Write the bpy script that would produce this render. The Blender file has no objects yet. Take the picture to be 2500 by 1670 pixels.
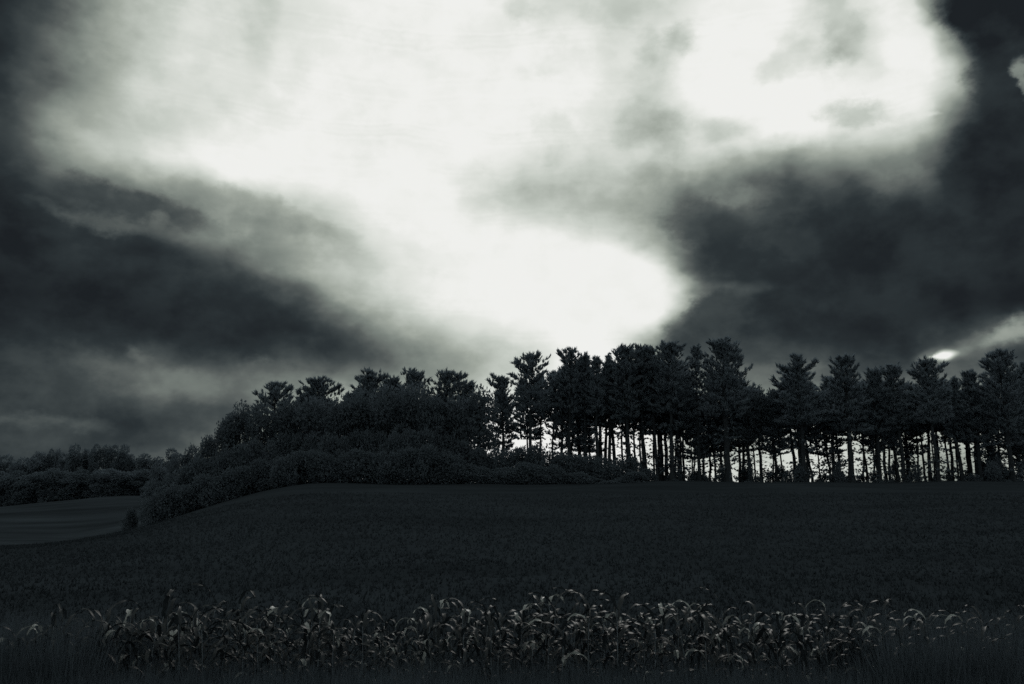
import bpy, math, random
import numpy as np
from mathutils import Vector, Matrix

scene = bpy.context.scene
col = scene.collection
R = math.radians

# ------------------------------------------------------------------ camera
PITCH = 11.5
EYE = 3.2
cam_d = bpy.data.cameras.new("camera")
cam = bpy.data.objects.new("camera", cam_d)
col.objects.link(cam)
cam.location = (0, 0, EYE)
cam.rotation_euler = (R(90 + PITCH), 0, 0)
cam_d.lens = 28.0
cam_d.sensor_width = 36.0
cam_d.clip_end = 6000
scene.camera = cam

# ------------------------------------------------------------------ view
scene.view_settings.view_transform = 'Standard'
scene.view_settings.look = 'None'
scene.view_settings.exposure = 0.0
scene.view_settings.gamma = 1.0
scene.view_settings.use_curve_mapping = False
scene.cycles.max_bounces = 5
scene.cycles.diffuse_bounces = 2
scene.cycles.glossy_bounces = 2
scene.cycles.transmission_bounces = 3
scene.cycles.transparent_max_bounces = 8
scene.cycles.caustics_reflective = False
scene.cycles.caustics_refractive = False
scene.cycles.use_denoising = False

# ------------------------------------------------------------------ sun (veiled by the cloud, ahead of the camera)
SUN_EL, SUN_AZ = 31.0, 12.0
sun_d = bpy.data.lights.new("sun", 'SUN')
sun_d.energy = 0.8
sun_d.angle = R(12)
sun_d.color = (1.0, 0.98, 0.93)
sun = bpy.data.objects.new("sun", sun_d)
col.objects.link(sun)
sd = Vector((math.cos(R(SUN_EL)) * math.sin(R(SUN_AZ)), math.cos(R(SUN_EL)) * math.cos(R(SUN_AZ)), math.sin(R(SUN_EL))))
sun.rotation_euler = sd.to_track_quat('Z', 'Y').to_euler()

# ------------------------------------------------------------------ sky: heavy cloud over a Nishita sky
# brightness of the cloud sheet (0-255, display scale) by elevation (rows, -2..42 deg) and azimuth (-44..44 deg), every 2 deg
CLOUD = [
[55,55,55,55,55,55,55,50,52,69,81,91,104,120,182,221,240,240,240,240,240,240,240,240,240,240,235,225,225,224,220,212,228,216,191,167,163,181,200,200,200,200,200,200,200],
[55,55,55,55,55,55,54,50,52,71,82,92,106,124,185,222,240,240,240,240,240,240,240,240,240,240,236,225,225,224,220,213,226,218,193,168,161,179,198,200,200,200,200,200,200],
[55,55,55,55,55,55,54,50,53,73,82,93,107,128,188,224,240,240,240,240,240,240,240,240,240,240,236,224,215,211,210,211,223,217,195,171,162,178,192,195,195,195,194,194,193],
[49,50,51,51,52,52,59,71,64,62,71,82,101,132,192,225,240,240,240,240,240,240,240,240,240,240,237,229,204,192,194,208,215,211,198,192,185,194,198,199,200,199,198,197,196],
[52,52,51,50,50,49,52,58,59,59,64,67,77,99,133,182,216,234,239,240,240,240,240,240,240,240,240,240,223,206,191,198,199,192,181,171,171,173,172,170,166,162,157,151,138],
[48,48,49,49,50,50,55,62,71,85,99,94,103,115,124,147,159,161,169,171,174,197,219,236,238,238,235,226,172,127,109,107,110,109,100,92,99,98,80,61,68,76,85,94,105],
[31,32,32,33,35,38,45,52,61,67,56,46,50,61,65,65,70,82,111,138,163,183,205,224,235,236,218,154,104,76,75,65,57,49,41,38,54,73,78,76,67,59,52,45,38],
[28,28,29,29,30,30,31,33,34,34,34,36,38,42,48,65,97,134,167,191,210,222,230,236,238,236,224,184,116,59,49,44,40,37,35,34,33,32,32,28,28,28,28,28,28],
[30,30,30,30,29,29,33,36,37,38,39,41,47,61,85,132,170,199,218,228,234,238,240,241,241,241,239,235,154,70,49,42,37,35,35,36,37,36,32,28,29,29,29,29,30],
[35,33,32,31,30,30,36,46,47,49,58,71,89,111,138,169,192,211,222,229,235,239,240,241,241,240,237,222,154,84,62,48,40,37,39,41,42,41,36,30,30,31,33,34,31],
[49,43,39,37,35,35,44,60,72,90,109,117,130,145,162,180,196,211,227,233,237,239,239,238,236,227,212,182,139,95,74,58,48,44,43,44,46,44,40,33,31,29,28,27,28],
[57,59,56,53,48,53,81,97,105,114,127,140,152,166,185,201,214,226,238,239,238,235,227,218,210,200,187,162,129,95,85,74,67,60,65,83,92,58,32,28,28,29,32,35,39],
[45,46,51,55,59,79,123,155,185,201,212,221,230,230,233,236,237,238,238,236,230,219,204,190,185,186,189,174,156,137,122,105,93,108,127,139,139,105,49,35,37,40,44,48,58],
[41,42,43,44,45,74,127,165,188,200,216,228,235,236,237,237,237,237,237,237,235,229,221,215,212,214,217,211,208,211,204,208,219,225,213,210,220,170,84,45,52,60,69,69,49],
[39,39,40,41,42,60,110,164,195,210,213,219,228,234,236,237,237,237,237,237,237,237,236,234,231,224,212,197,202,224,227,232,240,240,235,234,238,218,118,65,65,49,32,26,26],
[38,38,38,39,39,55,99,151,188,208,216,218,220,230,235,237,237,237,237,237,237,237,237,236,235,229,221,218,225,239,240,240,240,239,232,221,237,204,105,28,26,26,26,26,26],
[38,38,38,38,38,58,105,149,182,209,221,221,218,227,233,236,236,236,237,237,236,236,236,236,236,232,225,222,225,237,239,240,240,235,222,202,232,167,70,28,26,26,26,26,26],
[38,38,38,38,39,61,113,154,182,204,219,219,215,226,232,235,236,236,237,237,237,237,236,235,234,228,219,226,235,239,239,240,240,229,218,224,234,161,65,28,26,26,26,26,26],
[38,38,38,38,43,65,120,158,185,206,219,216,214,226,231,234,236,236,237,237,236,235,231,226,221,217,214,217,220,228,235,240,240,228,217,223,233,177,71,29,26,26,26,26,26],
[38,38,38,38,46,74,128,162,188,207,220,215,215,227,231,234,236,236,237,236,235,233,228,221,215,212,213,215,218,227,234,240,240,230,216,222,231,193,77,35,27,26,26,26,26],
[38,38,38,38,50,82,135,167,191,209,222,214,216,228,232,235,236,236,237,236,235,233,228,221,215,212,213,215,218,226,234,240,240,231,215,221,230,210,90,42,27,26,26,26,26],
[38,38,38,38,54,91,140,171,194,211,221,213,217,228,232,235,236,237,237,236,235,233,228,221,215,212,213,214,217,226,233,240,240,233,216,221,229,227,109,49,27,26,26,26,26],
[38,38,38,38,57,101,145,175,197,212,220,212,218,229,232,235,236,237,237,236,235,233,228,221,215,212,213,214,217,225,233,239,240,235,219,220,227,237,128,56,27,26,26,26,26]
]

world = bpy.data.worlds.new("World")
scene.world = world
world.use_nodes = True
nt = world.node_tree
nt.nodes.clear()
NN, LK = nt.nodes.new, nt.links.new

def mth(op, a, b=None, c=None, clamp=False):
    n = NN('ShaderNodeMath'); n.operation = op; n.use_clamp = clamp
    for i, v in enumerate((a, b, c)):
        if v is None: continue
        if isinstance(v, (int, float)): n.inputs[i].default_value = v
        else: LK(v, n.inputs[i])
    return n.outputs[0]

def rng(v, a, b, c=0.0, d=1.0, smooth=True):
    n = NN('ShaderNodeMapRange'); n.interpolation_type = 'SMOOTHSTEP' if smooth else 'LINEAR'
    LK(v, n.inputs[0])
    for i, q in enumerate((a, b, c, d)): n.inputs[i + 1].default_value = q
    return n.outputs[0]

def curve(v, pts):
    n = NN('ShaderNodeFloatCurve')
    c = n.mapping.curves[0]
    while len(c.points) < len(pts): c.points.new(0.5, 0.5)
    for q, (x, y) in zip(c.points, pts):
        q.location = (x, y); q.handle_type = 'AUTO_CLAMPED'
    n.mapping.update()
    LK(v, n.inputs['Value'])
    return n.outputs[0]

tc = NN('ShaderNodeTexCoord')
def sky_noise(scale, detail, rough, stretch, off=(0, 0, 0)):
    mp = NN('ShaderNodeMapping'); mp.inputs['Scale'].default_value = stretch; mp.inputs['Location'].default_value = off
    LK(tc.outputs['Generated'], mp.inputs[0])
    n = NN('ShaderNodeTexNoise'); n.inputs['Scale'].default_value = scale
    n.inputs['Detail'].default_value = detail; n.inputs['Roughness'].default_value = rough
    LK(mp.outputs[0], n.inputs['Vector'])
    return n
sep = NN('ShaderNodeSeparateXYZ'); LK(tc.outputs['Generated'], sep.inputs[0])
az0 = mth('MULTIPLY', mth('ARCTAN2', sep.outputs[0], sep.outputs[1]), 57.29578)
el0 = mth('MULTIPLY', mth('ARCSINE', sep.outputs[2]), 57.29578)
w1 = sky_noise(7.0, 4.0, 0.55, (1, 1, 1.6))
ws = NN('ShaderNodeSeparateColor'); LK(w1.outputs['Color'], ws.inputs[0])
az = mth('ADD', az0, mth('MULTIPLY', mth('SUBTRACT', ws.outputs[0], 0.5), 4.5))
el = mth('ADD', el0, mth('MULTIPLY', mth('SUBTRACT', ws.outputs[1], 0.5), 2.8))
azn = mth('MULTIPLY_ADD', az, 1 / 88, 0.5, clamp=True)
eln = mth('MULTIPLY_ADD', mth('MAXIMUM', mth('MINIMUM', el, 42.0), -2.0), 1 / 48, 4 / 48, clamp=True)
acc = None
NR = len(CLOUD)
_B = np.diag([0.75] * NR) + np.diag([0.125] * (NR - 1), 1) + np.diag([0.125] * (NR - 1), -1); _B[0, 0] = _B[-1, -1] = 0.875
_C = np.clip(np.linalg.solve(_B, np.array(CLOUD, float) / 255), 0.06, 1.0)
for j, row in enumerate(_C):
    e0 = (-2 + 2 * j + 4) / 48; h = 2 / 48
    pts = []
    for k in range(-8, 9):                     # quadratic B-spline hat, width 3 rows
        t = abs(k * 0.1875)
        w = 0.75 - t * t if t < 0.5 else 0.5 * max(0.0, 1.5 - t) ** 2
        if j == 0 and k <= 0: w = 0.75 if k > -3 else 0.75
        x = e0 + k * 0.1875 * h
        if 0 < x < 1: pts.append((x, w))
    first = pts[0][1]; last = pts[-1][1]
    if j == 0: pts = [(0.0, 0.75)] + pts + [(1.0, 0.0)]
    elif j == NR - 1: pts = [(0.0, 0.0)] + pts + [(1.0, last)]
    else: pts = [(0.0, 0.0)] + pts + [(1.0, 0.0)]
    hat = curve(eln, pts)
    vals = curve(azn, [(i / (len(row) - 1), float(v)) for i, v in enumerate(row)])
    acc = mth('MULTIPLY', hat, vals) if acc is None else mth('MULTIPLY_ADD', hat, vals, acc)
v = acc
# openings and wisps smaller than the table's step
w2 = sky_noise(11.0, 7.0, 0.62, (1, 1, 1.4), (3, 1, 2))
ws2 = NN('ShaderNodeSeparateColor'); LK(w2.outputs['Color'], ws2.inputs[0])
az_f = mth('ADD', az0, mth('MULTIPLY', mth('SUBTRACT', ws2.outputs[0], 0.5), 5.5))
el_f = mth('ADD', el0, mth('MULTIPLY', mth('SUBTRACT', ws2.outputs[1], 0.5), 4.0))
def blend(v, m, val, k=1.0):
    n = NN('ShaderNodeMix'); n.data_type = 'FLOAT'
    LK(mth('MULTIPLY', m, k) if k != 1.0 else m, n.inputs[0]); LK(v, n.inputs[2])
    if isinstance(val, (int, float)): n.inputs[3].default_value = val
    else: LK(val, n.inputs[3])
    return n.outputs[0]
def comb(a, e):
    c_ = NN('ShaderNodeCombineXYZ'); LK(a, c_.inputs[0]); LK(e, c_.inputs[1]); return c_.outputs[0]
soft_dir, fine_dir = comb(az, el), comb(az_f, el_f)
def lobe(ca, ce, sa, se, rot, lo, hi, src):
    m = NN('ShaderNodeMapping'); m.vector_type = 'TEXTURE'
    m.inputs['Location'].default_value = (ca, ce, 0); m.inputs['Rotation'].default_value = (0, 0, R(rot)); m.inputs['Scale'].default_value = (sa, se, 1)
    LK(src, m.inputs[0])
    l = NN('ShaderNodeVectorMath'); l.operation = 'LENGTH'; LK(m.outputs[0], l.inputs[0])
    return rng(l.outputs['Value'], lo, hi)
# azimuth, elevation, half width, half height (deg), tilt, brightness, weight, soft edge from..to, which eddies stir it
LOBES = [
    (-22.31, 14.64, 8.85, 2.31, -13, 0.165, 0.7, 1.4, 0.4, 0),
    (-27.34, 19.19, 5.90, 0.77, -9, 0.259, 0.7, 1.5, 0.5, 1),
    (-18.88, 19.68, 6.94, 0.93, -13, 0.588, 0.6, 1.5, 0.5, 1),
    (-27.20, 17.71, 4.17, 0.41, -4, 0.408, 0.6, 1.8, 0.1, 1),
    (-24.83, 18.19, 0.56, 0.37, 0, 0.490, 0.5, 1.7, 0.1, 1),
    (-19.18, 17.99, 0.66, 0.41, 30, 0.627, 0.5, 1.8, 0.1, 1),
    (-23.08, 8.01, 5.79, 0.81, -7, 0.424, 0.7, 1.6, 0.3, 1),
    (-25.21, 9.54, 0.88, 0.53, -20, 0.384, 0.7, 1.5, 0.2, 1),
    (-17.63, 9.00, 2.03, 0.62, -5, 0.424, 0.6, 1.5, 0.3, 1),
    (-29.92, 4.70, 2.43, 0.33, -7, 0.353, 0.7, 2, 0.1, 1),
    (-19.77, 31.41, 0.98, 2.70, 6, 0.800, 0.7, 1.7, 0.2, 0),
    (-6.52, 21.15, 4.30, 2.28, -20, 0.945, 0.7, 1.5, 0.2, 0),
    (-3.37, 17.20, 7.00, 3.20, -15, 0.945, 0.8, 1.5, 0.2, 0),
    (5.02, 15.42, 8.57, 3.27, -4, 0.945, 1, 1.25, 0.7, 0),
    (15.51, 18.05, 4.29, 2.02, -32, 0.243, 0.9, 1.3, 0.55, 1),
    (14.06, 12.45, 3.55, 1.71, 30, 0.235, 0.9, 1.3, 0.55, 1),
    (0.82, 34.29, 1.58, 0.85, 0, 0.831, 0.9, 1.4, 0.4, 1),
    (8.16, 33.85, 3.22, 1.05, 5, 0.808, 0.9, 1.35, 0.2, 1),
    (13.29, 31.64, 1.61, 0.81, 15, 0.812, 0.9, 1.35, 0.2, 1),
    (10.40, 30.10, 1.88, 2.42, 0, 0.808, 0.8, 1.35, 0.2, 1),
    (10.55, 26.50, 3.08, 1.76, -25, 0.667, 0.85, 1.35, 0.2, 1),
    (15.66, 25.62, 1.98, 1.07, 0, 0.761, 0.9, 1.35, 0.2, 1),
    (17.77, 28.40, 3.79, 2.83, 0, 0.949, 0.9, 1.3, 0.6, 0),
    (24.22, 31.47, 1.56, 1.78, -15, 0.753, 0.9, 1.35, 0.2, 1),
    (25.03, 29.47, 1.26, 1.09, -20, 0.714, 0.95, 1.35, 0.2, 1),
    (25.09, 25.18, 1.96, 1.06, -20, 0.729, 0.9, 1.35, 0.2, 1),
    (27.47, 24.22, 1.38, 0.22, 8, 0.894, 0.8, 1.8, 0.3, 1),
    (21.46, 24.21, 2.47, 0.52, 0, 0.882, 0.5, 1.6, 0.3, 1),
    (29.08, 28.35, 1.12, 2.60, 0, 0.933, 0.9, 1.4, 0.5, 0),
    (26.76, 21.00, 2.13, 0.92, -5, 0.471, 0.7, 1.5, 0.3, 1),
    (16.42, 21.31, 2.59, 0.71, 0, 0.518, 0.5, 1.6, 0.3, 1),
    (34.91, 28.48, 4.08, 2.66, -35, 0.106, 1, 1.18, 0.7, 1),
    (34.22, 21.53, 3.25, 3.55, 0, 0.133, 1, 1.3, 0.6, 1),
    (34.26, 25.38, 2.31, 2.07, 0, 0.165, 0.9, 1.3, 0.6, 1),
    (32.97, 18.59, 3.74, 2.68, 0, 0.118, 0.8, 1.3, 0.4, 0),
    (23.25, 16.45, 9.83, 3.22, 0, 0.141, 0.55, 1.4, 0.3, 0),
    (16.06, 15.24, 1.55, 0.34, 4, 0.373, 0.7, 2, 0.1, 0),
    (15.27, 13.67, 2.40, 1.08, 15, 0.220, 0.7, 1.3, 0.6, 1),
    (17.04, 12.85, 4.70, 1.55, 0, 0.188, 0.6, 1.4, 0.3, 0),
    (17.33, 8.45, 2.04, 1.18, 0, 0.424, 0.8, 1.4, 0.5, 1),
    (21.59, 8.51, 1.16, 0.71, 0, 0.376, 0.6, 1.4, 0.4, 1),
    (31.71, 10.20, 2.62, 0.85, 18, 0.424, 0.8, 1.6, 0.2, 1),
    (32.70, 10.34, 1.28, 0.74, 30, 0.588, 0.8, 1.5, 0.2, 1),
    (29.07, 9.38, 1.10, 0.44, 8, 0.588, 0.8, 1.8, 0.2, 0),
    (28.60, 9.27, 0.42, 0.21, 0, 0.953, 1, 1.6, 0.4, 1),
    (29.30, 9.39, 0.55, 0.36, 8, 0.953, 1, 1.5, 0.4, 0),
    (35.22, 25.83, 0.52, 0.73, 0, 0.549, 0.85, 1.5, 0.3, 1),
    (35.09, 24.80, 0.39, 0.60, 0, 0.549, 0.8, 1.5, 0.3, 1),
]
for (ca, ce, sa, se, rot, val, k, lo, hi, fine) in LOBES:
    v = blend(v, lobe(ca, ce, sa, se, rot, lo, hi, fine_dir if fine else soft_dir), val, k)
# broken puffs crossing the bright gap, ragged knots in the half tones
n4 = sky_noise(10.0, 6.0, 0.50, (1, 1, 1.35), (4, 8, 1))
n5 = sky_noise(19.0, 5.0, 0.55, (1, 1, 1.3), (9, 3, 6))
puff = mth('MULTIPLY', rng(n4.outputs[0], 0.50, 0.66), lobe(14.82, 29.03, 17.0, 9.5, 0, 1.25, 0.4, soft_dir))
v = mth('MULTIPLY_ADD', puff, -0.08, v)
knot = mth('SUBTRACT', rng(n5.outputs[0], 0.36, 0.64), 0.5)
kw = mth('MULTIPLY', mth('MULTIPLY', v, mth('SUBTRACT', 1.0, v, clamp=True)), 4.0)
v = mth('MULTIPLY_ADD', knot, mth('MULTIPLY_ADD', kw, 0.06, 0.010), v)
# fibrous detail, strongest in the half tones
n2 = sky_noise(8.0, 7.0, 0.56, (1, 1, 1.7), (1, 5, 0))
n3 = sky_noise(30.0, 4.0, 0.5, (1, 1, 1.5), (7, 2, 0))
half = mth('MULTIPLY', mth('MULTIPLY', v, mth('SUBTRACT', 1.0, v)), 4.0)
det = mth('ADD', mth('MULTIPLY', mth('SUBTRACT', n2.outputs[0], 0.5), 0.22), mth('MULTIPLY', mth('SUBTRACT', n3.outputs[0], 0.5), 0.06))
v = mth('MULTIPLY_ADD', det, mth('ADD', half, 0.10), v)
# beyond the charted part unseen broken overcast goes on, brightened to light the trees
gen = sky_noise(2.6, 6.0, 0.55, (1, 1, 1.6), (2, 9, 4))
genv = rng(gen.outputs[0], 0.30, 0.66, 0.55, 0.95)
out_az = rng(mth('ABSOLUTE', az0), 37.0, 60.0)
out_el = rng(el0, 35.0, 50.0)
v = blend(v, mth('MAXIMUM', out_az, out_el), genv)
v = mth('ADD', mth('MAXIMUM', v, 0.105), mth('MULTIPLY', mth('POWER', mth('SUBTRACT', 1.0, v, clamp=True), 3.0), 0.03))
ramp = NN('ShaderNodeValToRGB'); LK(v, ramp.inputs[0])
def lin(c): return ((c / 255 + 0.055) / 1.055) ** 2.4 if c > 10 else c / 255 / 12.92
TONES = [(27, 31, 35), (44, 51, 54), (66, 73, 74), (92, 98, 96), (122, 130, 124), (160, 167, 158), (196, 202, 194), (222, 225, 219), (237, 238, 234), (240, 241, 238)]
els = ramp.color_ramp.elements
while len(els) < len(TONES): els.new(0.5)
for e_, t in zip(els, TONES):
    pass
for i, t in enumerate(TONES):
    els[i].position = t[1] / 255
for i, t in enumerate(TONES):
    els[i].color = (lin(t[0]), lin(t[1]), lin(t[2]), 1)
nish = NN('ShaderNodeTexSky'); nish.sky_type = 'NISHITA'; nish.sun_disc = False
nish.sun_elevation = R(SUN_EL); nish.sun_rotation = R(SUN_AZ)
bw = NN('ShaderNodeRGBToBW'); LK(nish.outputs[0], bw.inputs[0])
clear = mth('MINIMUM', mth('MULTIPLY', bw.outputs[0], 3.0), 8.65)      # at strength 0.1: white at 0.87
opening = rng(v, 0.90, 0.97)
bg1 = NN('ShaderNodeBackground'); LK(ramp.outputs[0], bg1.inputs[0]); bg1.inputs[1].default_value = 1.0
bg2 = NN('ShaderNodeBackground'); LK(clear, bg2.inputs[0]); bg2.inputs[1].default_value = 0.1
cmb = NN('ShaderNodeCombineColor')
LK(clear, cmb.inputs[0]); LK(mth('MULTIPLY', clear, 1.006), cmb.inputs[1]); LK(mth('MULTIPLY', clear, 0.975), cmb.inputs[2])
LK(cmb.outputs[0], bg2.inputs[0])
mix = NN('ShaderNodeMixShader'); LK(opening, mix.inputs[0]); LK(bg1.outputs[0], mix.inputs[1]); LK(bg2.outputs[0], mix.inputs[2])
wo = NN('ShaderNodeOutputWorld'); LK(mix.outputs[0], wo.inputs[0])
world.cycles.sampling_method = 'MANUAL'
world.cycles.sample_map_resolution = 512

# ------------------------------------------------------------------ helpers
def at(px, py, Y):
    """point at distance Y (metres north of the camera) seen in that direction (2500-wide frame)"""
    f = 28 / 36 * 2500
    x = (px - 1250) / f; y = (835 - py) / f; p = R(PITCH)
    d = (x, math.cos(p) - y * math.sin(p), math.sin(p) + y * math.cos(p))
    t = Y / d[1]
    return (d[0] * t, Y, EYE + d[2] * t)

def sm(a, b, x):
    t = np.clip((np.asarray(x, float) - a) / (b - a), 0, 1)
    return t * t * (3 - 2 * t)

def ground(x, y):
    x = np.asarray(x, float); y = np.asarray(y, float)
    verge = 1.6 * (1 - sm(3.5, 9, y))
    right = 6.55 * sm(17, 128, y) - 9.0 * sm(138, 260, y)
    left = 0.25 * sm(20, 55, y) - 3.2 * sm(52, 120, y) + 5.6 * sm(140, 228, y) + (0.9 + 0.115 * (x + 127)) * sm(140, 225, y) * (1 - sm(260, 300, y))
    w = sm(-1, 1, (x + 5 + 0.36 * np.maximum(y, 0)) / (4 + 0.14 * np.maximum(y, 0)))
    z = verge + right * w + left * (1 - w)
    z = z + 0.10 * np.sin(x * 0.11 + y * 0.05) * sm(15, 40, y) + 0.06 * np.sin(x * 0.31 - y * 0.17 + 1.3) * sm(15, 40, y)
    far = sm(300, 900, y)
    return z * (1 - far) + far * (-14 + 5 * np.sin(x * 0.003) + 4 * np.sin(y * 0.004 + 1))

def mesh(name, verts, faces_idx, sizes, mat, smooth=False):
    """verts (n,3); faces_idx flat vertex indices; sizes per-face vertex counts"""
    me = bpy.data.meshes.new(name)
    verts = np.asarray(verts, np.float32).reshape(-1, 3)
    idx = np.asarray(faces_idx, np.int32).ravel()
    sizes = np.asarray(sizes, np.int32).ravel()
    me.vertices.add(len(verts)); me.vertices.foreach_set('co', verts.ravel())
    me.loops.add(len(idx)); me.loops.foreach_set('vertex_index', idx)
    me.polygons.add(len(sizes))
    me.polygons.foreach_set('loop_start', np.concatenate(([0], np.cumsum(sizes)[:-1])).astype(np.int32))
    me.polygons.foreach_set('loop_total', sizes)
    me.update(calc_edges=True)
    if smooth: me.polygons.foreach_set('use_smooth', np.ones(len(sizes), bool))
    me.materials.append(mat)
    return me

def link(name, data, parent=None, loc=None):
    o = bpy.data.objects.new(name, data)
    col.objects.link(o)
    if parent is not None: o.parent = parent
    if loc is not None: o.location = loc
    return o

def tag(o, label=None, cat=None, group=None, kind=None):
    for k, q in (('label', label), ('category', cat), ('group', group), ('kind', kind)):
        if q: o[k] = q

def copy_thing(o, label=None, group=None):
    c = o.copy(); col.objects.link(c)
    for ch in KIDS[o.name]:
        d = ch.copy(); col.objects.link(d); d.parent = c
    if label: c['label'] = label
    if group: c['group'] = group
    return c
KIDS = {}

# ------------------------------------------------------------------ materials
def material(name, c1, c2, scale=3.0, rough=0.8, spec=0.3, trans=0.0, detail=4.0, stretch=None, bump=0.0, coord='Object', thr=(0.35, 0.65)):
    m = bpy.data.materials.new(name); m.use_nodes = True
    t = m.node_tree; t.nodes.clear(); N, L = t.nodes.new, t.links.new
    tcx = N('ShaderNodeTexCoord'); mp = N('ShaderNodeMapping')
    if stretch: mp.inputs['Scale'].default_value = stretch
    if coord == 'World':
        g = N('ShaderNodeNewGeometry'); L(g.outputs['Position'], mp.inputs[0])
    else: L(tcx.outputs[coord], mp.inputs[0])
    n = N('ShaderNodeTexNoise'); n.inputs['Scale'].default_value = scale; n.inputs['Detail'].default_value = detail
    L(mp.outputs[0], n.inputs['Vector'])
    mr = N('ShaderNodeMapRange'); L(n.outputs[0], mr.inputs[0]); mr.inputs[1].default_value = thr[0]; mr.inputs[2].default_value = thr[1]
    mx = N('ShaderNodeMix'); mx.data_type = 'RGBA'
    L(mr.outputs[0], mx.inputs[0]); mx.inputs[6].default_value = (*c1, 1); mx.inputs[7].default_value = (*c2, 1)
    b = N('ShaderNodeBsdfPrincipled'); L(mx.outputs[2], b.inputs['Base Color'])
    b.inputs['Roughness'].default_value = rough; b.inputs['Specular IOR Level'].default_value = spec
    if bump:
        bp = N('ShaderNodeBump'); bp.inputs['Strength'].default_value = bump; bp.inputs['Distance'].default_value = 0.1
        L(n.outputs[0], bp.inputs['Height']); L(bp.outputs[0], b.inputs['Normal'])
    out = N('ShaderNodeOutputMaterial')
    if trans:
        tr = N('ShaderNodeBsdfTranslucent'); L(mx.outputs[2], tr.inputs[0])
        ms = N('ShaderNodeMixShader'); ms.inputs[0].default_value = trans
        L(b.outputs[0], ms.inputs[1]); L(tr.outputs[0], ms.inputs[2]); L(ms.outputs[0], out.inputs[0])
    else: L(b.outputs[0], out.inputs[0])
    return m

A = 1.0
def tone(k): return (0.77 * k * A, 1.0 * k * A, 1.22 * k * A)
M_needle = material('pine_needles', tone(0.125), tone(0.135), 1.2, 0.9, 0.0, trans=0.5)
M_leaf = material('tree_leaves', tone(0.080), tone(0.088), 0.9, 0.9, 0.0, trans=0.5)
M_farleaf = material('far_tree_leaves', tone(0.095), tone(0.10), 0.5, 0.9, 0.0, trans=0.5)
M_bark = material('bark', tone(0.015), tone(0.026), 6.0, 0.9, 0.1, stretch=(1, 1, 0.2), bump=0.5)
M_field = material('field_ground', tone(0.017), tone(0.023), 0.25, 1.0, 0.0, coord='World', stretch=(0.35, 1.0, 1.0), detail=8, bump=0.3)
M_hay = material('ripe_far_field', tone(0.013), tone(0.034), 0.20, 1.0, 0.0, coord='World', stretch=(0.16, 0.8, 1.0), detail=9, thr=(0.30, 0.72))
M_crop = material('low_crop', tone(0.020), tone(0.029), 0.15, 1.0, 0.0, coord='World', stretch=(0.4, 1, 1))
M_grass = material('grass_blades', tone(0.05), tone(0.068), 1.0, 0.9, 0.0, trans=0.25, coord='World')
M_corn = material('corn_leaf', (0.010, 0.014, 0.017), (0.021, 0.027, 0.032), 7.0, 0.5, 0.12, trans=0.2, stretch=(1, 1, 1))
M_cornglint = material('corn_leaf_glint', (0.08, 0.095, 0.10), (0.22, 0.245, 0.245), 5.0, 0.45, 0.3, trans=0.25)  # much paler leaf colour, standing in for glints of sky on the corn
M_stalk = material('corn_stalk', tone(0.07), tone(0.11), 12.0, 0.5, 0.4)

# ------------------------------------------------------------------ terrain
def grid_mesh(xs, ys, fz, mat, name):
    Xg, Yg = np.meshgrid(xs, ys)
    Z = fz(Xg, Yg)
    V = np.stack([Xg, Yg, Z], -1).reshape(-1, 3)
    nx, ny = len(xs), len(ys)
    i = (np.arange(ny - 1)[:, None] * nx + np.arange(nx - 1)[None]).ravel()
    F = np.stack([i, i + 1, i + 1 + nx, i + nx], 1)
    return mesh(name, V, F, np.full(len(F), 4), mat, True)
xs = np.unique(np.concatenate([np.linspace(-3000, -260, 40), np.linspace(-260, 200, 231), np.linspace(200, 3000, 40)]))
ys = np.unique(np.concatenate([np.linspace(-300, -10, 20), np.linspace(-10, 30, 81), np.linspace(30, 300, 181), np.linspace(300, 4200, 70)]))
o = link('ground', grid_mesh(xs, ys, ground, M_field, 'ground')); tag(o, kind='structure')
xs = np.linspace(-230, -66, 120); ys = np.linspace(120, 233, 120)
o = link('far_field', grid_mesh(xs, ys, lambda x, y: ground(x, y) + 0.05, M_hay, 'far_field')); tag(o, kind='structure')

# ------------------------------------------------------------------ blades: one mesh from many bent triangles
def blades(base, direc, length, width, rs, bend=0.0):
    """one triangle per blade; base (n,3), direc (n,3) unit"""
    n = len(base)
    side = np.cross(direc, rs.normal(size=(n, 3))); side /= np.linalg.norm(side, axis=1, keepdims=True) + 1e-9
    L_ = np.asarray(length).reshape(-1, 1); W_ = np.asarray(width).reshape(-1, 1)
    a = base - side * W_ * 0.5; b = base + side * W_ * 0.5; c = base + direc * L_
    V = np.stack([a, b, c], 1).reshape(-1, 3)
    return V, np.arange(n * 3), np.full(n, 3)

def cat_parts(parts):
    V, I, S = [], [], []; k = 0
    for v_, i_, s_ in parts:
        V.append(np.asarray(v_).reshape(-1, 3)); I.append(np.asarray(i_).ravel() + k); S.append(np.asarray(s_).ravel()); k += len(V[-1])
    return np.concatenate(V), np.concatenate(I), np.concatenate(S)

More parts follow.
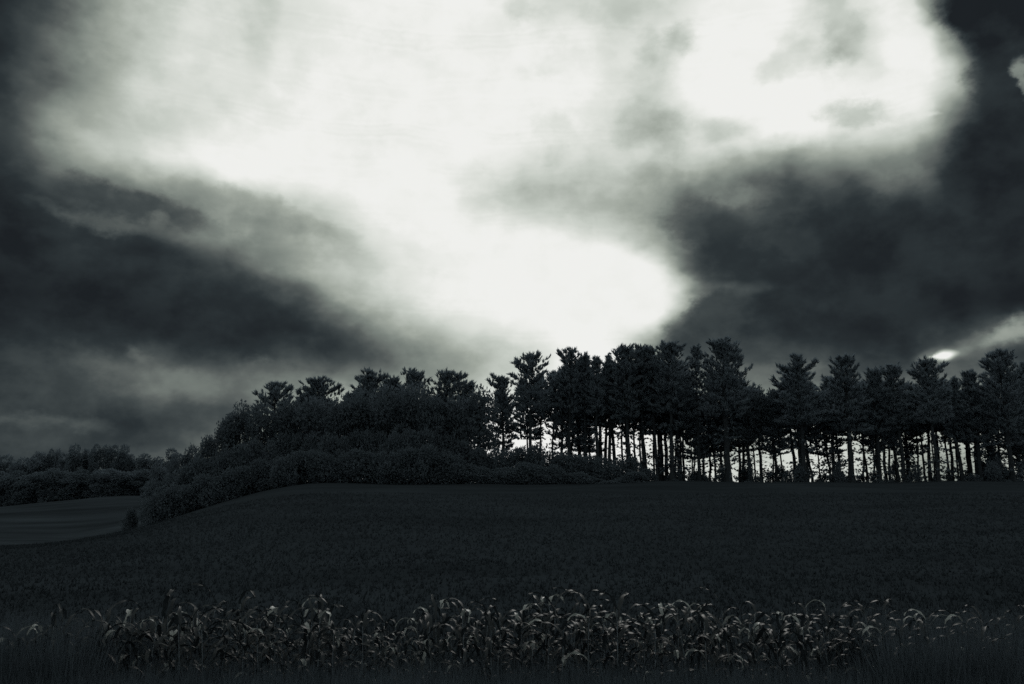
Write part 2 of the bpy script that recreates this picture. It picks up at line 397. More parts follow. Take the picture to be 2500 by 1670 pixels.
def tube(pts, radii, sides):
    pts = np.asarray(pts, float); n = len(pts)
    d = np.gradient(pts, axis=0); d /= np.linalg.norm(d, axis=1, keepdims=True) + 1e-9
    ref = np.array([0.31, 0.95, 0.05]); u = np.cross(d, ref); u /= np.linalg.norm(u, axis=1, keepdims=True) + 1e-9
    w = np.cross(d, u)
    a = np.arange(sides) * 2 * math.pi / sides
    ring = u[:, None] * np.cos(a)[None, :, None] + w[:, None] * np.sin(a)[None, :, None]
    V = (pts[:, None] + ring * np.asarray(radii, float)[:, None, None]).reshape(-1, 3)
    i = np.arange(n - 1)[:, None] * sides + np.arange(sides)[None]; j = np.arange(n - 1)[:, None] * sides + (np.arange(sides)[None] + 1) % sides
    F = np.stack([i, j, j + sides, i + sides], -1).reshape(-1, 4)
    return V, F.ravel(), np.full(len(F), 4)

# ------------------------------------------------------------------ words for where along the row a repeat stands
MARKS = [(330, 'the far tree line'), (560, 'the sloping wood edge'), (730, 'the V-topped pine'), (845, 'the bushy-headed pine'), (960, 'the peaked pine'), (1090, 'the leaning pine'),
         (1215, 'the dip before the high stand'), (1340, 'the full rounded fan-topped pine'), (1455, 'the thin airy pine'), (1580, 'the knobbly headed pine'), (1665, 'the dense block of pines'),
         (1730, 'the narrow pine in the bright slit'), (1810, 'the tallest pine'), (1900, 'the low gap'), (2000, 'the wide conical pine'), (2095, 'the dome-topped pine'), (2215, 'the two low rounded pines'), (2300, 'the spreading star-limbed pine'), (2380, 'the little pointed pine'), (9999, 'the last big pine')]
def mark(px):
    for lim, w in MARKS:
        if px < lim: return w
def WHERE_BEHIND(px): return 'behind ' + mark(px)

# ------------------------------------------------------------------ white pines
def make_pine(x, y, H, half, seed, crown_base=0.4, style='fan', lean=0.0, trunk_r=0.28, skirt=0.35, dens=1.0, lop=(1.0, 1.0), arm=None, scale_to=None):
    """style fan: limbs sweep up to a ragged fan; round: dense egg; spire: narrow; skirt: how much thin hanging growth is left below the crown"""
    if x > -6: crown_base = min(0.6, crown_base + 0.05)
    half *= 1.15; dens *= 0.95; skirt = min(1.0, skirt * 1.9)
    rs = np.random.RandomState(seed)
    root = link('pine_tree', None, None, (x, y, float(ground(x, y)) - 0.15))
    nz = 12
    tz = np.linspace(0, 1, nz)
    wob = np.cumsum(rs.normal(size=(nz, 2)) * 0.07, 0); wob -= wob[0]
    tp = np.stack([wob[:, 0] + lean * tz ** 1.6, wob[:, 1], tz * H * 0.97], 1)
    tr = trunk_r * (1 - tz) ** 0.8 + 0.03; tr[0] *= 1.25
    def trunk_at(t):
        return np.array([np.interp(t, tz, tp[:, 0]), np.interp(t, tz, tp[:, 1]), t * H * 0.97])
    t_parts = [tube(tp, tr, 8)]
    b_parts = []; T_o = []; T_d = []; T_l = []
    z = crown_base * H * 0.14
    z = max(z, 0.06 * H)
    while z < H * 0.975:
        t = z / H
        cr = (t - crown_base) / (1 - crown_base)
        if cr < 0:
            n = rs.poisson(1.8 + 2.6 * skirt)
            Lb = half * rs.uniform(0.25, 0.8) * (0.55 + 0.45 * skirt); up = rs.uniform(-24, 12); tuf = 0.5 * skirt * rs.uniform(0.0, 1.5) ** 1.5; drop = -0.35
        else:
            n = rs.randint(4, 7)
            if style == 'fan': prof = (0.85 + 0.25 * math.sin(cr * 3.0)) * (1 - 0.68 * cr ** 2.6); up = -4 + 62 * cr ** 1.2
            elif style == 'round': prof = math.sqrt(max(0.02, 1 - (abs(cr - 0.30) / 0.74) ** 2.2)); up = -8 + 60 * cr
            else: prof = 0.95 - 0.80 * cr; up = -6 + 58 * cr ** 1.5
            Lb = half * prof; tuf = 1.0; drop = 0.25
        a0 = rs.uniform(0, 6.28)
        for k in range(n):
            a = a0 + k * 6.283 / max(n, 1) + rs.uniform(-0.4, 0.4)
            L = Lb * rs.uniform(0.62, 1.18)
            L *= lop[0] if math.cos(a) < 0 else lop[1]
            u_ = R(up + rs.uniform(-9, 9))
            if cr > 0: L = min(L, (H - z + 0.25) / (math.sin(max(u_, 0.05)) + 0.25) * rs.uniform(0.8, 1.05))
            L = max(L, 0.4)
            s = np.linspace(0, 1, 5)
            hor = np.array([math.cos(a), math.sin(a), 0])
            pts = trunk_at(min(t, 0.999)) + np.outer(s * L * math.cos(u_), hor)
            pts[:, 2] += s * L * math.sin(u_) + drop * L * s ** 2 * (0.8 if cr >= 0 else 0.6)
            # keep under the tree top
            pts[:, 2] = np.minimum(pts[:, 2], H * (1.0 - 0.05 * rs.rand()) - 0.25)
            if rs.rand() < 0.9:
                b_parts.append(tube(pts, np.linspace(0.055 if cr >= 0 else 0.024, 0.010, 5) * (0.6 + L / 5), 3))
            nt_ = rs.poisson(max(0.3, L / 0.21 * tuf * dens))
            if nt_:
                q = rs.uniform(0.2 if cr < 0.6 else 0.02, 1.03, nt_) ** (0.75 if cr < 0.6 else 1.0)
                P = np.stack([np.interp(q, s, pts[:, c]) for c in range(3)], 1)
                side = np.array([-hor[1], hor[0], 0])
                spread = (0.12 + 0.26 * L * (1.05 - q))[:, None]
                P = P + side * rs.normal(size=(nt_, 1)) * spread + rs.normal(size=(nt_, 3)) * 0.07 + np.array([0, 0, 0.1]) * rs.rand(nt_, 1)
                D = hor * rs.uniform(0.2, 0.9, (nt_, 1)) + side * rs.normal(size=(nt_, 1)) * 0.35 + np.array([0, 0, 1]) * (rs.uniform(0.4, 1.5, (nt_, 1)) if cr > 0 else rs.uniform(-0.9, 0.4, (nt_, 1)))
                T_o.append(P); T_d.append(D); T_l.append(np.full(nt_, 1.0 if cr >= 0 else 0.6))
        z += rs.uniform(0.42, 0.75) * (0.9 if cr < 0 else (1.0 if cr < 0.7 else 0.6))
    # leader
    top = trunk_at(0.985)
    P = top + np.stack([rs.normal(size=24) * 0.14, rs.normal(size=24) * 0.14, rs.uniform(-1.0, 0.05, 24)], 1); T_o.append(P)
    T_d.append(np.stack([rs.normal(size=24) * 0.45, rs.normal(size=24) * 0.45, np.ones(24)], 1)); T_l.append(np.ones(24))
    if arm:
        for (ta, L, upd, sx) in [(q[0], q[1] * 0.85, q[2], q[3]) for q in arm]:                     # single long limbs that break the outline
            s = np.linspace(0, 1, 6); hor = np.array([sx * 0.95, rs.uniform(-0.3, 0.3), 0]); u_ = R(upd)
            pts = trunk_at(ta) + np.outer(s * L * math.cos(u_), hor); pts[:, 2] += s * L * math.sin(u_) + 0.15 * L * s ** 2
            b_parts.append(tube(pts, np.linspace(0.10, 0.02, 6), 4))
            m = int(L * 16); q = rs.uniform(0.35, 1.03, m)
            P = np.stack([np.interp(q, s, pts[:, c]) for c in range(3)], 1) + rs.normal(size=(m, 3)) * np.array([0.16, 0.3, 0.12])
            D = hor * rs.uniform(0.1, 0.9, (m, 1)) + rs.normal(size=(m, 3)) * 0.25 + np.array([0, 0, 0.8])
            T_o.append(P); T_d.append(D); T_l.append(np.ones(m))
    O = np.concatenate(T_o); D = np.concatenate(T_d); Ls = np.concatenate(T_l)
    D /= np.linalg.norm(D, axis=1, keepdims=True)
    K = 7
    O6 = np.repeat(O, K, 0); D6 = np.repeat(D, K, 0) + rs.normal(size=(len(O) * K, 3)) * 0.24
    D6 /= np.linalg.norm(D6, axis=1, keepdims=True)
    ln = rs.uniform(0.42, 0.85, len(O6)) * np.repeat(Ls, K); wd = rs.uniform(0.15, 0.27, len(O6))
    mt = link('trunk', mesh('pine_trunk', *cat_parts(t_parts), M_bark, True), root)
    mb = link('branches', mesh('pine_branches', *cat_parts(b_parts), M_bark), root)
    mc = link('crown', mesh('pine_crown', *blades(O6, D6, ln, wd, rs), M_needle), root)
    mb['kind'] = 'stuff'; mc['kind'] = 'stuff'
    KIDS[root.name] = [mt, mb, mc]
    tag(root, cat='pine tree')
    return root

def pine_px(px, top, width, Y, seed, label, **kw):
    x = at(px, top, Y)[0]; zt = at(px, top, Y)[2]
    H = zt - float(ground(x, Y)) + 0.15
    half = width / 2 * Y / 1944
    r = make_pine(x, Y, H, half, seed, **kw)
    tag(r, label, 'pine tree', 'tall pines along the crest of the field')
    return r

PINES = [
 # px, top, width, Y, seed, label, options
 (672, 934, 92, 121, 1, 'pine with a V-shaped top, first one standing clear at the low end of the wood', dict(style='fan', crown_base=0.45, arm=[(0.86, 3.2, 30, 1), (0.80, 3.0, 20, -1)])),
 (786, 920, 100, 122, 2, 'pine with a bushy rounded head beside the V-topped one', dict(style='fan', crown_base=0.45, arm=[(0.84, 4.0, 12, 1), (0.84, 3.0, 15, -1)])),
 (906, 899, 84, 121, 3, 'pine with a narrow peaked top and low left shoulder', dict(style='fan', crown_base=0.4, arm=[(0.86, 2.8, 25, -1), (0.9, 3.0, 10, 1)])),
 (962, 918, 80, 124, 4, 'flat-topped low pine merging with the peaked pine', dict(style='round', crown_base=0.4)),
 (1013, 899, 88, 121, 5, 'pine with a broad flat head and one upright tuft', dict(style='fan', crown_base=0.4)),
 (1072, 902, 96, 122, 6, 'leaning pine with long limbs reaching over a bright gap', dict(style='fan', crown_base=0.42, lean=1.2, lop=(0.8, 1.15), arm=[(0.90, 3.4, 14, 1), (0.82, 3.6, 22, 1), (0.74, 3.6, 8, 1)])),
 (1142, 929, 50, 122, 7, 'small round-headed pine in the dip after the leaning one', dict(style='round', crown_base=0.4)),
 (1232, 916, 56, 120, 8, 'short pine with two spiky upswept limbs', dict(style='fan', crown_base=0.5, skirt=0.1, dens=0.8, arm=[(0.93, 2.6, 35, -1), (0.88, 3.0, 25, -1)])),
 (1297, 857, 92, 118, 9, 'pine with a full rounded fan top at the start of the high stand', dict(style='round', crown_base=0.5, skirt=0.12, arm=[(0.86, 3.0, 22, -1)], trunk_r=0.28)),
 (1385, 846, 66, 121, 10, 'thin airy pine whose sparse top leans over its neighbours', dict(style='fan', crown_base=0.45, dens=0.6, lean=0.8, arm=[(0.86, 3.2, 45, -1), (0.84, 2.6, 40, 1)])),
 (1426, 862, 44, 122, 11, 'slim pine with a blunt top next to the airy one', dict(style='round', crown_base=0.45)),
 (1452, 864, 40, 120, 12, 'slim pine with a small spiky head', dict(style='fan', crown_base=0.45)),
 (1480, 857, 44, 123, 13, 'slim pine with a pointed head beside the small spiky one', dict(style='spire', crown_base=0.45)),
 (1530, 841, 80, 120, 14, 'pine with a knobbly full head at the left of the dense block', dict(style='round', crown_base=0.42, trunk_r=0.34)),
 (1562, 837, 60, 122, 15, 'pine with a rounded knob top in the dense block', dict(style='round', crown_base=0.45)),
 (1594, 836, 56, 121, 16, 'pine with a feathery top in the dense block', dict(style='fan', crown_base=0.45, trunk_r=0.22)),
 (1628, 831, 92, 119, 17, 'broad crowned pine closing the dense block with an upswept limb', dict(style='round', crown_base=0.43, trunk_r=0.33, arm=[(0.88, 3.4, 35, 1)])),
 (1693, 837, 52, 121, 18, 'narrow pine standing in the bright slit left of the tallest tree', dict(style='fan', crown_base=0.52, dens=0.75, trunk_r=0.24, lop=(0.85, 1.0))),
 (1760, 822, 116, 117, 19, 'tallest pine of the row with a stepped crown and stubby right limbs', dict(style='fan', crown_base=0.38, trunk_r=0.48, arm=[(0.89, 3.2, 8, 1), (0.84, 3.2, 5, 1), (0.94, 2.6, 12, -1)])),
 (1942, 859, 122, 118, 20, 'wide conical pine right of the low gap with limbs on both sides', dict(style='spire', crown_base=0.36, trunk_r=0.36, arm=[(0.84, 3.6, 28, 1), (0.86, 3.4, 6, -1)])),
 (2052, 866, 92, 118, 21, 'dense dome-topped pine beside the wide conical one', dict(style='round', crown_base=0.36, trunk_r=0.40)),
 (2123, 897, 60, 121, 22, 'low dark pine with a small rounded head', dict(style='round', crown_base=0.36)),
 (2181, 886, 64, 120, 23, 'pine with an even rounded top between a low one and a spreading one', dict(style='round', crown_base=0.38)),
 (2260, 873, 92, 118, 24, 'spreading pine with star-like limbs under the small bright cloud opening', dict(style='fan', crown_base=0.40, trunk_r=0.26, arm=[(0.88, 3.4, 22, 1), (0.85, 3.0, 12, -1)])),
 (2322, 917, 34, 121, 25, 'little pointed pine in the notch before the last tall group', dict(style='spire', crown_base=0.3)),
 (2364, 903, 64, 120, 26, 'pine with a lumpy shoulder below the last tall crown', dict(style='fan', crown_base=0.3)),
 (2433, 852, 116, 117, 27, 'big pine with a tall open crown, last full tree of the row', dict(style='fan', crown_base=0.30, trunk_r=0.36, skirt=0.9, arm=[(0.86, 3.0, 18, -1)])),
 (2506, 882, 90, 119, 28, 'pine cut by the edge of the view behind the big open crowned one', dict(style='fan', crown_base=0.25, skirt=0.9)),
]
for (px, top, wd, Y, sd_, lab, kw) in PINES:
    pine_px(px, top, wd, Y, sd_, lab, **kw)

# thinner pines standing deeper in the plantation, seen as trunks and filling the crowns
rs0 = np.random.RandomState(77)
protos = []
for k, (st, cb, sk, tr_) in enumerate([('round', 0.46, 0.25, 0.17), ('fan', 0.30, 0.5, 0.24), ('round', 0.38, 0.15, 0.13), ('spire', 0.50, 0.5, 0.2), ('round', 0.55, 0.3, 0.12), ('fan', 0.42, 0.6, 0.22), ('round', 0.26, 0.4, 0.16), ('fan', 0.5, 0.1, 0.26), ('spire', 0.22, 0.3, 0.15)]):
    r = make_pine(0, 130, 17.0, 2.3, 500 + k, crown_base=cb, style=st, trunk_r=tr_, skirt=sk, dens=1.1, lean=0.5 * math.sin(k * 2.1))
    protos.append(r)
def skyline_limit(px):
    """height (2500-wide frame rows) below which deeper trees must stay hidden"""
    xs_ = [600, 660, 700, 780, 830, 905, 960, 1010, 1080, 1120, 1200, 1240, 1295, 1345, 1385, 1480, 1530, 1628, 1655, 1675, 1700, 1760, 1800, 1835, 1880, 1940, 1995, 2050, 2100, 2180, 2215, 2260, 2310, 2340, 2370, 2430, 2500]
    ys_ = [1020, 985, 985, 965, 985, 945, 950, 945, 990, 990, 965, 945, 910, 920, 905, 905, 885, 885, 900, 985, 975, 890, 925, 955, 955, 915, 945, 925, 935, 930, 955, 930, 945, 965, 940, 915, 925]
    return float(np.interp(px, xs_, ys_))
TRUNKS = [1150, 1226, 1290, 1318, 1345, 1368, 1392, 1411, 1426, 1440, 1459, 1475, 1492, 1508, 1524, 1540, 1556, 1570, 1583, 1590, 1599, 1606, 1613, 1620, 1634, 1641, 1648, 1657, 1678, 1690,
          1705, 1722, 1738, 1752, 1788, 1803, 1818, 1834, 1850, 1870, 1884, 1899, 1926, 1939, 1957, 1968, 1990, 2008, 2017, 2036, 2068, 2084, 2098, 2112, 2124, 2140, 2155, 2172, 2188, 2199, 2222, 2240, 2251, 2261, 2268, 2287, 2300, 2316, 2331, 2344, 2352, 2362, 2376, 2392, 2408, 2424, 2446, 2462, 2478, 2494, 2512,
          690, 720, 745, 770, 800, 830, 855, 905, 960, 1015, 1065, 1110, 880, 930, 990, 1040, 1090, 1130]
first_use = set()
for i, px in enumerate(TRUNKS):
    k = i if i < 9 else (rs0.randint(9) if px > 1650 or px < 1130 else (0, 3, 4, 7, 2)[rs0.randint(5)])
    px += rs0.uniform(-5, 5)
    Y = rs0.uniform(123, 142)
    lim = skyline_limit(px) + rs0.uniform(-20, 22)
    x = at(px, lim, Y)[0]; g = float(ground(x, Y)); H = at(px, lim, Y)[2] - g
    if k not in first_use and i >= 0:
        r = protos[k]; first_use.add(k)
    else:
        r = copy_thing(protos[k])
    r.location = (x, Y, g - 0.1)
    s = H / 17.0; w = rs0.uniform(0.9, 1.4)
    r.scale = (s * w, s * w, s)
    r.rotation_euler = (0, 0, rs0.uniform(0, 6.28))
    tag(r, 'slender pine deeper in the plantation, ' + WHERE_BEHIND(px), 'pine tree', 'slender pines deeper in the plantation')

# ------------------------------------------------------------------ broadleaf trees and shrubs
def make_broadleaf(name, H, half, seed, mat, low=0.12, lobes=16, n=2600, leaf=0.42, trunk_r=0.22, spiky=0.0):
    rs = np.random.RandomState(seed)
    root = link(name, None)
    C_, R_ = [], []
    for k in range(lobes):
        t = rs.uniform(0, 1)
        zc = H * (low + 0.14 + (0.86 - low - 0.14) * t)
        rr = half * 0.62 * math.sqrt(max(0.05, 1 - (2 * t - 0.9) ** 2 * 0.85)) * rs.uniform(0.4, 1.05)
        a = rs.uniform(0, 6.28)
        C_.append((rr * math.cos(a), rr * math.sin(a), zc)); R_.append(half * rs.uniform(0.30, 0.52))
    C_.append((rs.normal() * 0.2, 0, H - half * 0.46)); R_.append(half * 0.50)
    for sx in (-1, 1): C_.append((sx * half * rs.uniform(0.3, 0.5), rs.normal() * half * 0.3, H - half * rs.uniform(0.7, 1.0))); R_.append(half * rs.uniform(0.4, 0.5))
    C_ = np.array(C_); R_ = np.array(R_)
    pick = rs.choice(len(C_), n, p=R_ ** 2 / np.sum(R_ ** 2))
    d = rs.normal(size=(n, 3)); d /= np.linalg.norm(d, axis=1, keepdims=True)
    rad = R_[pick][:, None] * rs.uniform(0.35, 1.0, (n, 1)) ** 0.4 * (1 + 0.12 * rs.normal(size=(n, 1)))
    P = C_[pick] + d * rad * np.array([1, 1, 0.85]); P[:, 2] = np.clip(P[:, 2], 0.1, None)
    # small leaf sprays: one pointed quad each, tilted out of the crown
    out = d * 0.8 + rs.normal(size=(n, 3)) * 0.6 + np.array([0, 0, 0.3 + spiky]); out /= np.linalg.norm(out, axis=1, keepdims=True)
    side = np.cross(out, rs.normal(size=(n, 3))); side /= np.linalg.norm(side, axis=1, keepdims=True)
    L = leaf * rs.uniform(0.6, 1.3, (n, 1)); W = L * rs.uniform(0.35, 0.6, (n, 1))
    V = np.stack([P - out * L * 0.5, P + side * W * 0.6 - out * L * 0.05, P + out * L * 0.6, P - side * W * 0.6 + out * L * 0.05], 1).reshape(-1, 3)
    crown = mesh(name + '_crown', V, np.arange(n * 4), np.full(n, 4), mat)
    parts = [tube([(0, 0, -0.3), (0.1, 0.05, H * 0.3), (0.0, -0.1, H * 0.6), (0.1, 0, H * 0.85)], [trunk_r * 1.2, trunk_r, trunk_r * 0.6, 0.03], 7)]
    br = []
    for c, r_ in zip(C_, R_):
        s = np.linspace(0, 1, 4)[:, None]; z0 = max(0.1, c[2] * 0.55)
        p0 = np.array([0.05, 0, z0]); pts = p0 * (1 - s) + c * s; pts[:, 2] += 0.3 * np.sin(s[:, 0] * 3.14)
        br.append(tube(pts, np.linspace(trunk_r * 0.4, 0.02, 4), 4))
    kids = [link('trunk', mesh(name + '_trunk', *cat_parts(parts), M_bark, True), root),
            link('branches', mesh(name + '_branches', *cat_parts(br), M_bark), root),
            link('crown', crown, root)]
    kids[1]['kind'] = 'stuff'; kids[2]['kind'] = 'stuff'
    KIDS[root.name] = kids
    return root

def place(root, px, top, width, Y, H0, half0, rot, label, cat, group, sink=0.75):
    x = at(px, top, Y)[0]; g = float(ground(x, Y)); H = max(0.6, at(px, top, Y)[2] - g)
    root.location = (x, Y, g - sink); s = H / H0; w = (width / 2 * Y / 1944) / half0
    root.scale = (w, w, s); root.rotation_euler = (0, 0, rot)
    tag(root, label, cat, group)
    if cat == 'tree' and group and 'far wood' in group: root.location.z -= 0.8

class Pool:
    def __init__(self, makers): self.m = makers; self.used = set(); self.i = 0
    def take(self):
        r = self.m[self.i % len(self.m)]; k = self.i % len(self.m); self.i += 1
        if k in self.used: return copy_thing(r)
        self.used.add(k); return r
rb = np.random.RandomState(5)
# wood edge on the low left end: big broadleaf trees, foliage to the ground
bl = Pool([make_broadleaf('broadleaf_tree', 12, 4.0, 40 + k, M_leaf, low=0.02, lobes=24, n=5200, leaf=0.46) for k in range(5)])
EDGE = [
 (392, 1110, 74, 118, 'lowest rounded tree at the foot of the wood edge'),
 (436, 1087, 60, 116, 'small humped tree second from the foot of the wood edge'),
 (474, 1070, 66, 117, 'leafy tree on the rising slope of the wood edge, below the ragged one'),
 (512, 1046, 74, 115, 'ragged tree half way up the slope of the wood edge'),
 (556, 1000, 84, 114, 'steep-sided tree under the high domed one at the wood edge'),
 (593, 963, 92, 114, 'high domed broadleaf tree that tops the left slope of the wood'),
 (644, 978, 84, 113, 'leafy tree below the V-topped pine'),
 (706, 970, 96, 114, 'leafy tree filling the gap after the V-topped pine'),
 (768, 966, 96, 113, 'leafy tree in front of the bushy-headed pine'),
 (832, 966, 96, 113, 'leafy tree in the notch right of the bushy-headed pine'),
 (890, 948, 96, 114, 'leafy tree in front of the peaked pine'),
 (948, 934, 96, 113, 'leafy tree in front of the flat-topped pine'),
 (1008, 935, 104, 114, 'broad leafy tree in front of the flat-headed pine'),
 (1060, 962, 90, 113, 'leafy tree under the leaning pine'),
 (1112, 958, 90, 114, 'leafy tree in the dip between leaning and round-headed pines'),
 (1172, 938, 96, 114, 'leafy tree forming the even edge before the high stand'),
]
for i, (px, top, wd, Y, lab) in enumerate(EDGE):
    place(bl.take(), px, top - (14 if px > 600 else 0), wd * (1.2 if px > 600 else 1.05), Y, 12, 4.0, rb.uniform(0, 6.28), lab, 'tree', 'broadleaf trees along the low end of the wood')
low = Pool([make_broadleaf('shrub', 6, 3.4, 60 + k, M_leaf, low=0.0, lobes=18, n=3400, leaf=0.42, trunk_r=0.10) for k in range(4)])
def under(px):
    return float(np.interp(px, [340, 400, 480, 560, 700, 1050, 1100, 1160, 1205, 1260, 1300, 1345, 1385, 1440, 1500, 1555, 1572, 1585, 1640, 1700, 1760, 1830],
                               [1185, 1150, 1120, 1080, 1050, 1040, 1042, 1084, 1086, 1082, 1076, 1080, 1096, 1104, 1104, 1098, 1112, 1148, 1150, 1166, 1172, 1174]))
for px in list(range(388, 1580, 34)):
    Y = rb.uniform(108, 112)
    place(low.take(), px, under(px) + rb.uniform(-3, 8), 84 if px < 1520 else 58, Y, 6, 3.4, rb.uniform(0, 6.28),
          'dark leafy thicket bush at the wood foot, below ' + mark(px), 'shrub', 'bushes along the foot of the wood')
for px in list(range(394, 1560, 34)):
    Y = rb.uniform(104, 107)
    tp_ = under(px) + 45 + rb.uniform(-8, 12)
    if tp_ > 1172: tp_ = 1172
    place(low.take(), px, tp_, 92, Y, 6, 3.4, rb.uniform(0, 6.28),
          'low dark bush before the thicket, below ' + mark(px), 'shrub', 'low bushes in front of the thicket')
# broken undergrowth under the pines on the right
us = Pool([make_broadleaf('shrub', 3, 1.6, 80 + k, M_leaf, low=0.0, lobes=9, n=520, leaf=0.36, trunk_r=0.05, spiky=0.5) for k in range(4)])
for i in range(125):
    px = rb.uniform(1570, 2500); big = 1.2 if px < 1720 or px > 2350 else (2.2 if rb.rand() < 0.25 else 0.4)
    place(us.take(), px, 1166 - rb.uniform(0, 26) * big - (45 * rb.rand() if px > 2385 else 0), rb.uniform(20, 46), rb.uniform(113, 136), 3, 1.6, rb.uniform(0, 6.28),
          'small scrubby bush among pine trunks, below ' + mark(px), 'shrub', 'scrub between the pine trunks')
# young trees low in the gap right of the tallest pine and at the right end
sap = Pool([make_broadleaf('broadleaf_tree', 14, 2.6, 90 + k, M_leaf, low=0.2, lobes=14, n=1500, leaf=0.42, trunk_r=0.14) for k in range(3)])
for (px, top, wd, lab) in [
    (1846, 924, 66, 'thin-crowned round-topped tree filling the low gap right of the tallest pine'),
    (1880, 934, 50, 'thin broadleaf tree beside the wide conical pine'),
    (1815, 945, 50, 'thin broadleaf tree tucked behind the tallest pine'),
    (2395, 960, 90, 'leafy tree filling the space under the lumpy shouldered pine'),
    (2470, 985, 90, 'leafy tree under the pine at the very end of the row'),
    (2418, 1040, 90, 'low leafy tree closing the view below the last big pine'),
    (2492, 1050, 90, 'low leafy tree below the pine cut by the edge of the view')]:
    place(sap.take(), px, top, wd, 125, 14, 2.6, rb.uniform(0, 6.28), lab, 'tree', 'thin broadleaf trees among the pines')
# little bush on the pale far field's end
place(low.take(), 322, 1232, 44, 112, 6, 3.4, 1.0, 'small dark bush at the end of the pale far field, just off the wood', 'shrub', None)

# ------------------------------------------------------------------ far tree line, left
ft = Pool([make_broadleaf('far_tree', 16, 4.0, 120 + k, M_farleaf, low=0.02, lobes=20, n=4600, leaf=0.62, trunk_r=0.25) for k in range(5)])
FAR = [
 (14, 1103, 62, 'rounded far tree at the very edge of the view'),
 (60, 1110, 52, 'low far tree in the shallow dip near the edge of the view'),
 (97, 1097, 50, 'far tree on the even shoulder before the twin thin tips'),
 (127, 1087, 20, 'first of two thin upright tips in the far tree line'),
 (143, 1087, 22, 'second of two thin upright tips in the far tree line'),
 (158, 1098, 30, 'small far tree just after the twin thin tips'),
 (186, 1076, 38, 'round-headed far tree like a ball on the skyline'),
 (212, 1089, 30, 'lower far tree between the ball-shaped and the tall one'),
 (237, 1075, 28, 'narrow tall far tree just before the thin bright slit'),
 (264, 1077, 32, 'flat-topped far tree just after the thin bright slit'),
 (282, 1077, 28, 'middle tree of the flat-topped far block'),
 (306, 1077, 32, 'last tree of the flat-topped far block, rounded at its corner'),
 (322, 1102, 26, 'small far tree stepping down from the flat-topped block'),
 (356, 1100, 46, 'low domed far tree alone between the block and the wood'),
 (386, 1107, 40, 'low far tree next to the foot of the wood'),
 (420, 1086, 40, 'far tree half hidden by the foot of the wood'),
]
for (px, top, wd, lab) in FAR:
    place(ft.take(), px, top, wd * 1.35, rb.uniform(243, 250), 16, 4.0, rb.uniform(0, 6.28), lab, 'tree', 'trees of the far tree line')
for i, px in enumerate(range(-40, 420, 22)):
    place(ft.take(), px, 1134 + rb.uniform(-8, 12), 70, rb.uniform(234, 240), 16, 4.0, rb.uniform(0, 6.28),
          'dark tree low in the body of the far wood, hardly told from its neighbours', 'tree', 'trees in the body of the far wood')

# ------------------------------------------------------------------ corn
def leaf_mesh(seed, droop, length, mat):
    rs = np.random.RandomState(seed)
    n = 11; s = np.linspace(0, 1, n)
    e0 = R(rs.uniform(52, 74)); ang = e0 - droop * (s ** 1.35)
    ds = length / (n - 1)
    x = np.concatenate([[0], np.cumsum(np.cos(ang[:-1]) * ds)]); z = np.concatenate([[0], np.cumsum(np.sin(ang[:-1]) * ds)])
    yb = np.cumsum(rs.normal(size=n)) * 0.012 + rs.uniform(-0.06, 0.06) * s ** 2 * 2
    tw = rs.uniform(-0.9, 0.9) * s ** 2 + rs.uniform(-0.15, 0.15)
    w = 0.031 * np.clip(1.25 * (s + 0.12) ** 0.35 * (1 - s ** 2.3), 0.02, None) * rs.uniform(0.9, 1.25)
    V = []
    for i in range(n):
        t = np.array([math.cos(ang[i]), 0, math.sin(ang[i])]); nrm = np.array([-math.sin(ang[i]), 0, math.cos(ang[i])])
        sd_ = np.array([0, 1, 0]) * math.cos(tw[i]) + nrm * math.sin(tw[i]); up_ = np.cross(t, sd_)
        if up_ @ nrm < 0: up_ = -up_
        c = np.array([x[i], yb[i], z[i]])
        wav = 0.012 * math.sin(i * 1.9 + seed) * (0.3 + s[i])
        V += [c + sd_ * w[i] + up_ * (w[i] * 0.35 + wav), c, c - sd_ * w[i] + up_ * (w[i] * 0.35 - wav)]
    F = []
    for i in range(n - 1):
        for k in range(2):
            a = i * 3 + k; F.append((a, a + 1, a + 4, a + 3))
    return mesh('corn_leaf', V, np.array(F), np.full(len(F), 4), mat, True)
rc = np.random.RandomState(9)
LEAVES = [leaf_mesh(200 + k, rc.uniform(1.7, 3.0), rc.uniform(0.50, 0.78), M_corn) for k in range(14)]
GLINT = [leaf_mesh(260 + k, rc.uniform(2.3, 3.4), rc.uniform(0.32, 0.5), M_cornglint) for k in range(6)]
def make_corn(seed):
    rs = np.random.RandomState(seed)
    root = link('corn_plant', None)
    H = 1.35 + rs.uniform(-0.12, 0.12); n = 9
    s = np.linspace(0, 1, 8)
    bx, by = rs.normal() * 0.05, rs.normal() * 0.05
    pts = np.stack([bx * s ** 2, by * s ** 2, s * H], 1)
    kids = [link('stalk', mesh('corn_stalk', *tube(pts, np.linspace(0.014, 0.005, 8), 6), M_stalk, True), root)]
    a0 = rs.uniform(0, 6.28)
    for k in range(n):
        t = 0.10 + 0.88 * k / (n - 1)
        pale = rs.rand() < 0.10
        me = (GLINT if pale else LEAVES)[rs.randint(len(GLINT) if pale else len(LEAVES))]
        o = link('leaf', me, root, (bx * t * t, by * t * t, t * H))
        o.rotation_euler = (0, 0, a0 + k * math.pi + rs.normal() * 0.5)
        sc = (0.75 + 0.4 * math.sin(t * 2.6)) * rs.uniform(0.85, 1.12)
        o.scale = (sc, sc * 1.1, sc)
        kids.append(o)
    KIDS[root.name] = kids
    return root
corn = Pool([make_corn(300 + k) for k in range(10)])
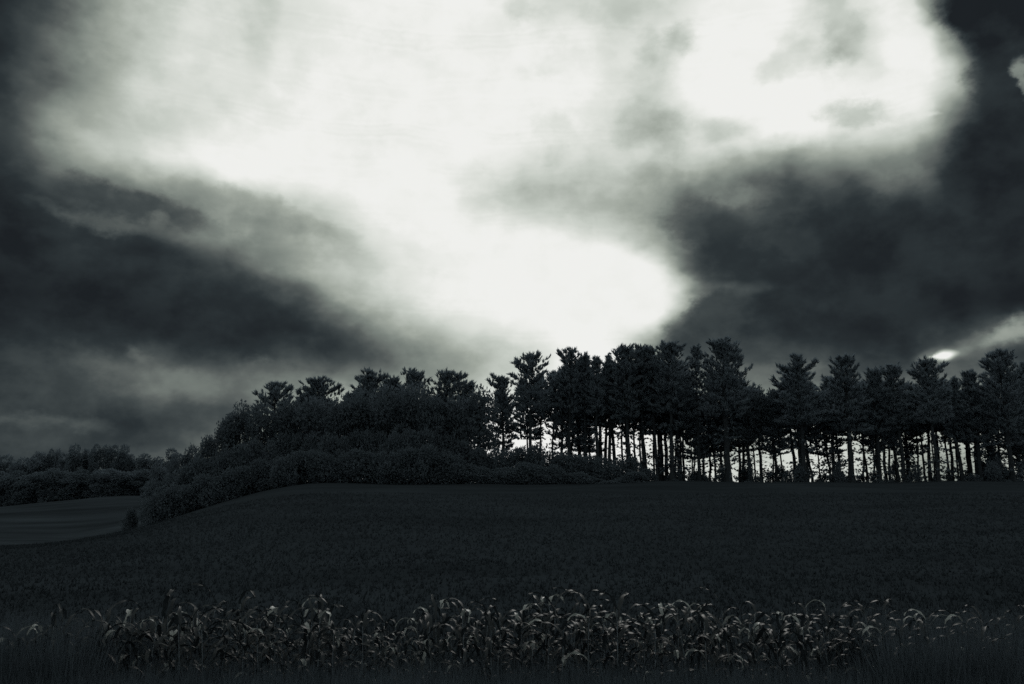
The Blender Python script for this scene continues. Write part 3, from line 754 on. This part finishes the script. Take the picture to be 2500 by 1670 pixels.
for row, Yr in enumerate((13.7, 14.45, 15.2)):
    for k in range(98):
        x = -11.2 + k * 0.230 + rc.normal() * 0.05
        y = Yr + rc.normal() * 0.07 + 0.01 * x
        end = float(sm(5.8, 9.5, abs(x + 0.4)))  # corn thinned and lowered at both ends to imitate the vignette's fade
        if rc.rand() < end * 0.45: continue
        r = corn.take()
        sc = rc.uniform(0.72, 1.06) * (1.0 + 0.04 * math.sin(x * 0.9)) * (1 - 0.16 * end)
        r.location = (x, y, float(ground(x, y)) - 0.02); r.scale = (sc, sc, sc); r.rotation_euler = (rc.normal() * 0.05, rc.normal() * 0.06, rc.uniform(0, 6.28))
        cpx = 1250 + 1906 * x / y
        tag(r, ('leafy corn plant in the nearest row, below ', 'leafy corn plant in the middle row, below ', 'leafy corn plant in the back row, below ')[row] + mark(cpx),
            'corn plant', ('nearest row of corn', 'middle row of corn', 'back row of corn')[row])

# ------------------------------------------------------------------ grass and low crop
def scatter_blades(name, n, xr, yr, hmin, hmax, wmin, wmax, k, mat, seed, wide=None, spread=0.35):
    rs = np.random.RandomState(seed)
    y = rs.uniform(*yr, n) if wide is None else yr[0] + (yr[1] - yr[0]) * rs.rand(n) ** wide
    x = rs.uniform(-1, 1, n) * (xr if not callable(xr) else xr(y))
    z = ground(x, y) - 0.02
    P = np.repeat(np.stack([x, y, z], 1), k, 0) + rs.normal(size=(n * k, 3)) * np.array([0.03, 0.03, 0])
    D = np.array([0, 0, 1.0]) + rs.normal(size=(n * k, 3)) * np.array([spread, spread, 0.05]); D /= np.linalg.norm(D, axis=1, keepdims=True)
    o = link(name, mesh(name, *blades(P, D, rs.uniform(hmin, hmax, n * k), rs.uniform(wmin, wmax, n * k), rs), mat)); tag(o, kind='stuff')
    return o
o = scatter_blades('weeds', 4200, 12.5, (12.6, 16.0), 0.35, 1.15, 0.008, 0.02, 4, M_grass, 31, spread=0.3)
tag(o, 'fine dark weeds and grass blades growing among the corn', 'weeds')
o = scatter_blades('verge_grass', 11000, 13.0, (11.6, 13.5), 0.35, 0.95, 0.008, 0.022, 5, M_grass, 41, spread=0.28)
tag(o, 'dark rough grass in front of the nearest corn row', 'grass')
for sx in (-1, 1):  # added weeds cover the corn ends, standing in for the vignette's darkening
    o = scatter_blades('vignette_weeds', 4200, 3.2, (12.6, 15.6), 0.8, 1.55, 0.010, 0.024, 4, M_grass, 50 + sx, spread=0.2)
    o.location.x = sx * 9.3 - 0.4
    tag(o, 'tall dark weeds added to darken the ' + ('far left' if sx < 0 else 'far right') + ' end of the corn strip', 'weeds')
o = scatter_blades('low_crop', 60000, lambda y: y * 0.72 + 4, (17, 84), 0.08, 0.26, 0.02, 0.06, 3, M_crop, 32, wide=1.1, spread=0.5)
tag(o, 'dark low crop covering the rising field behind the corn', 'crop')
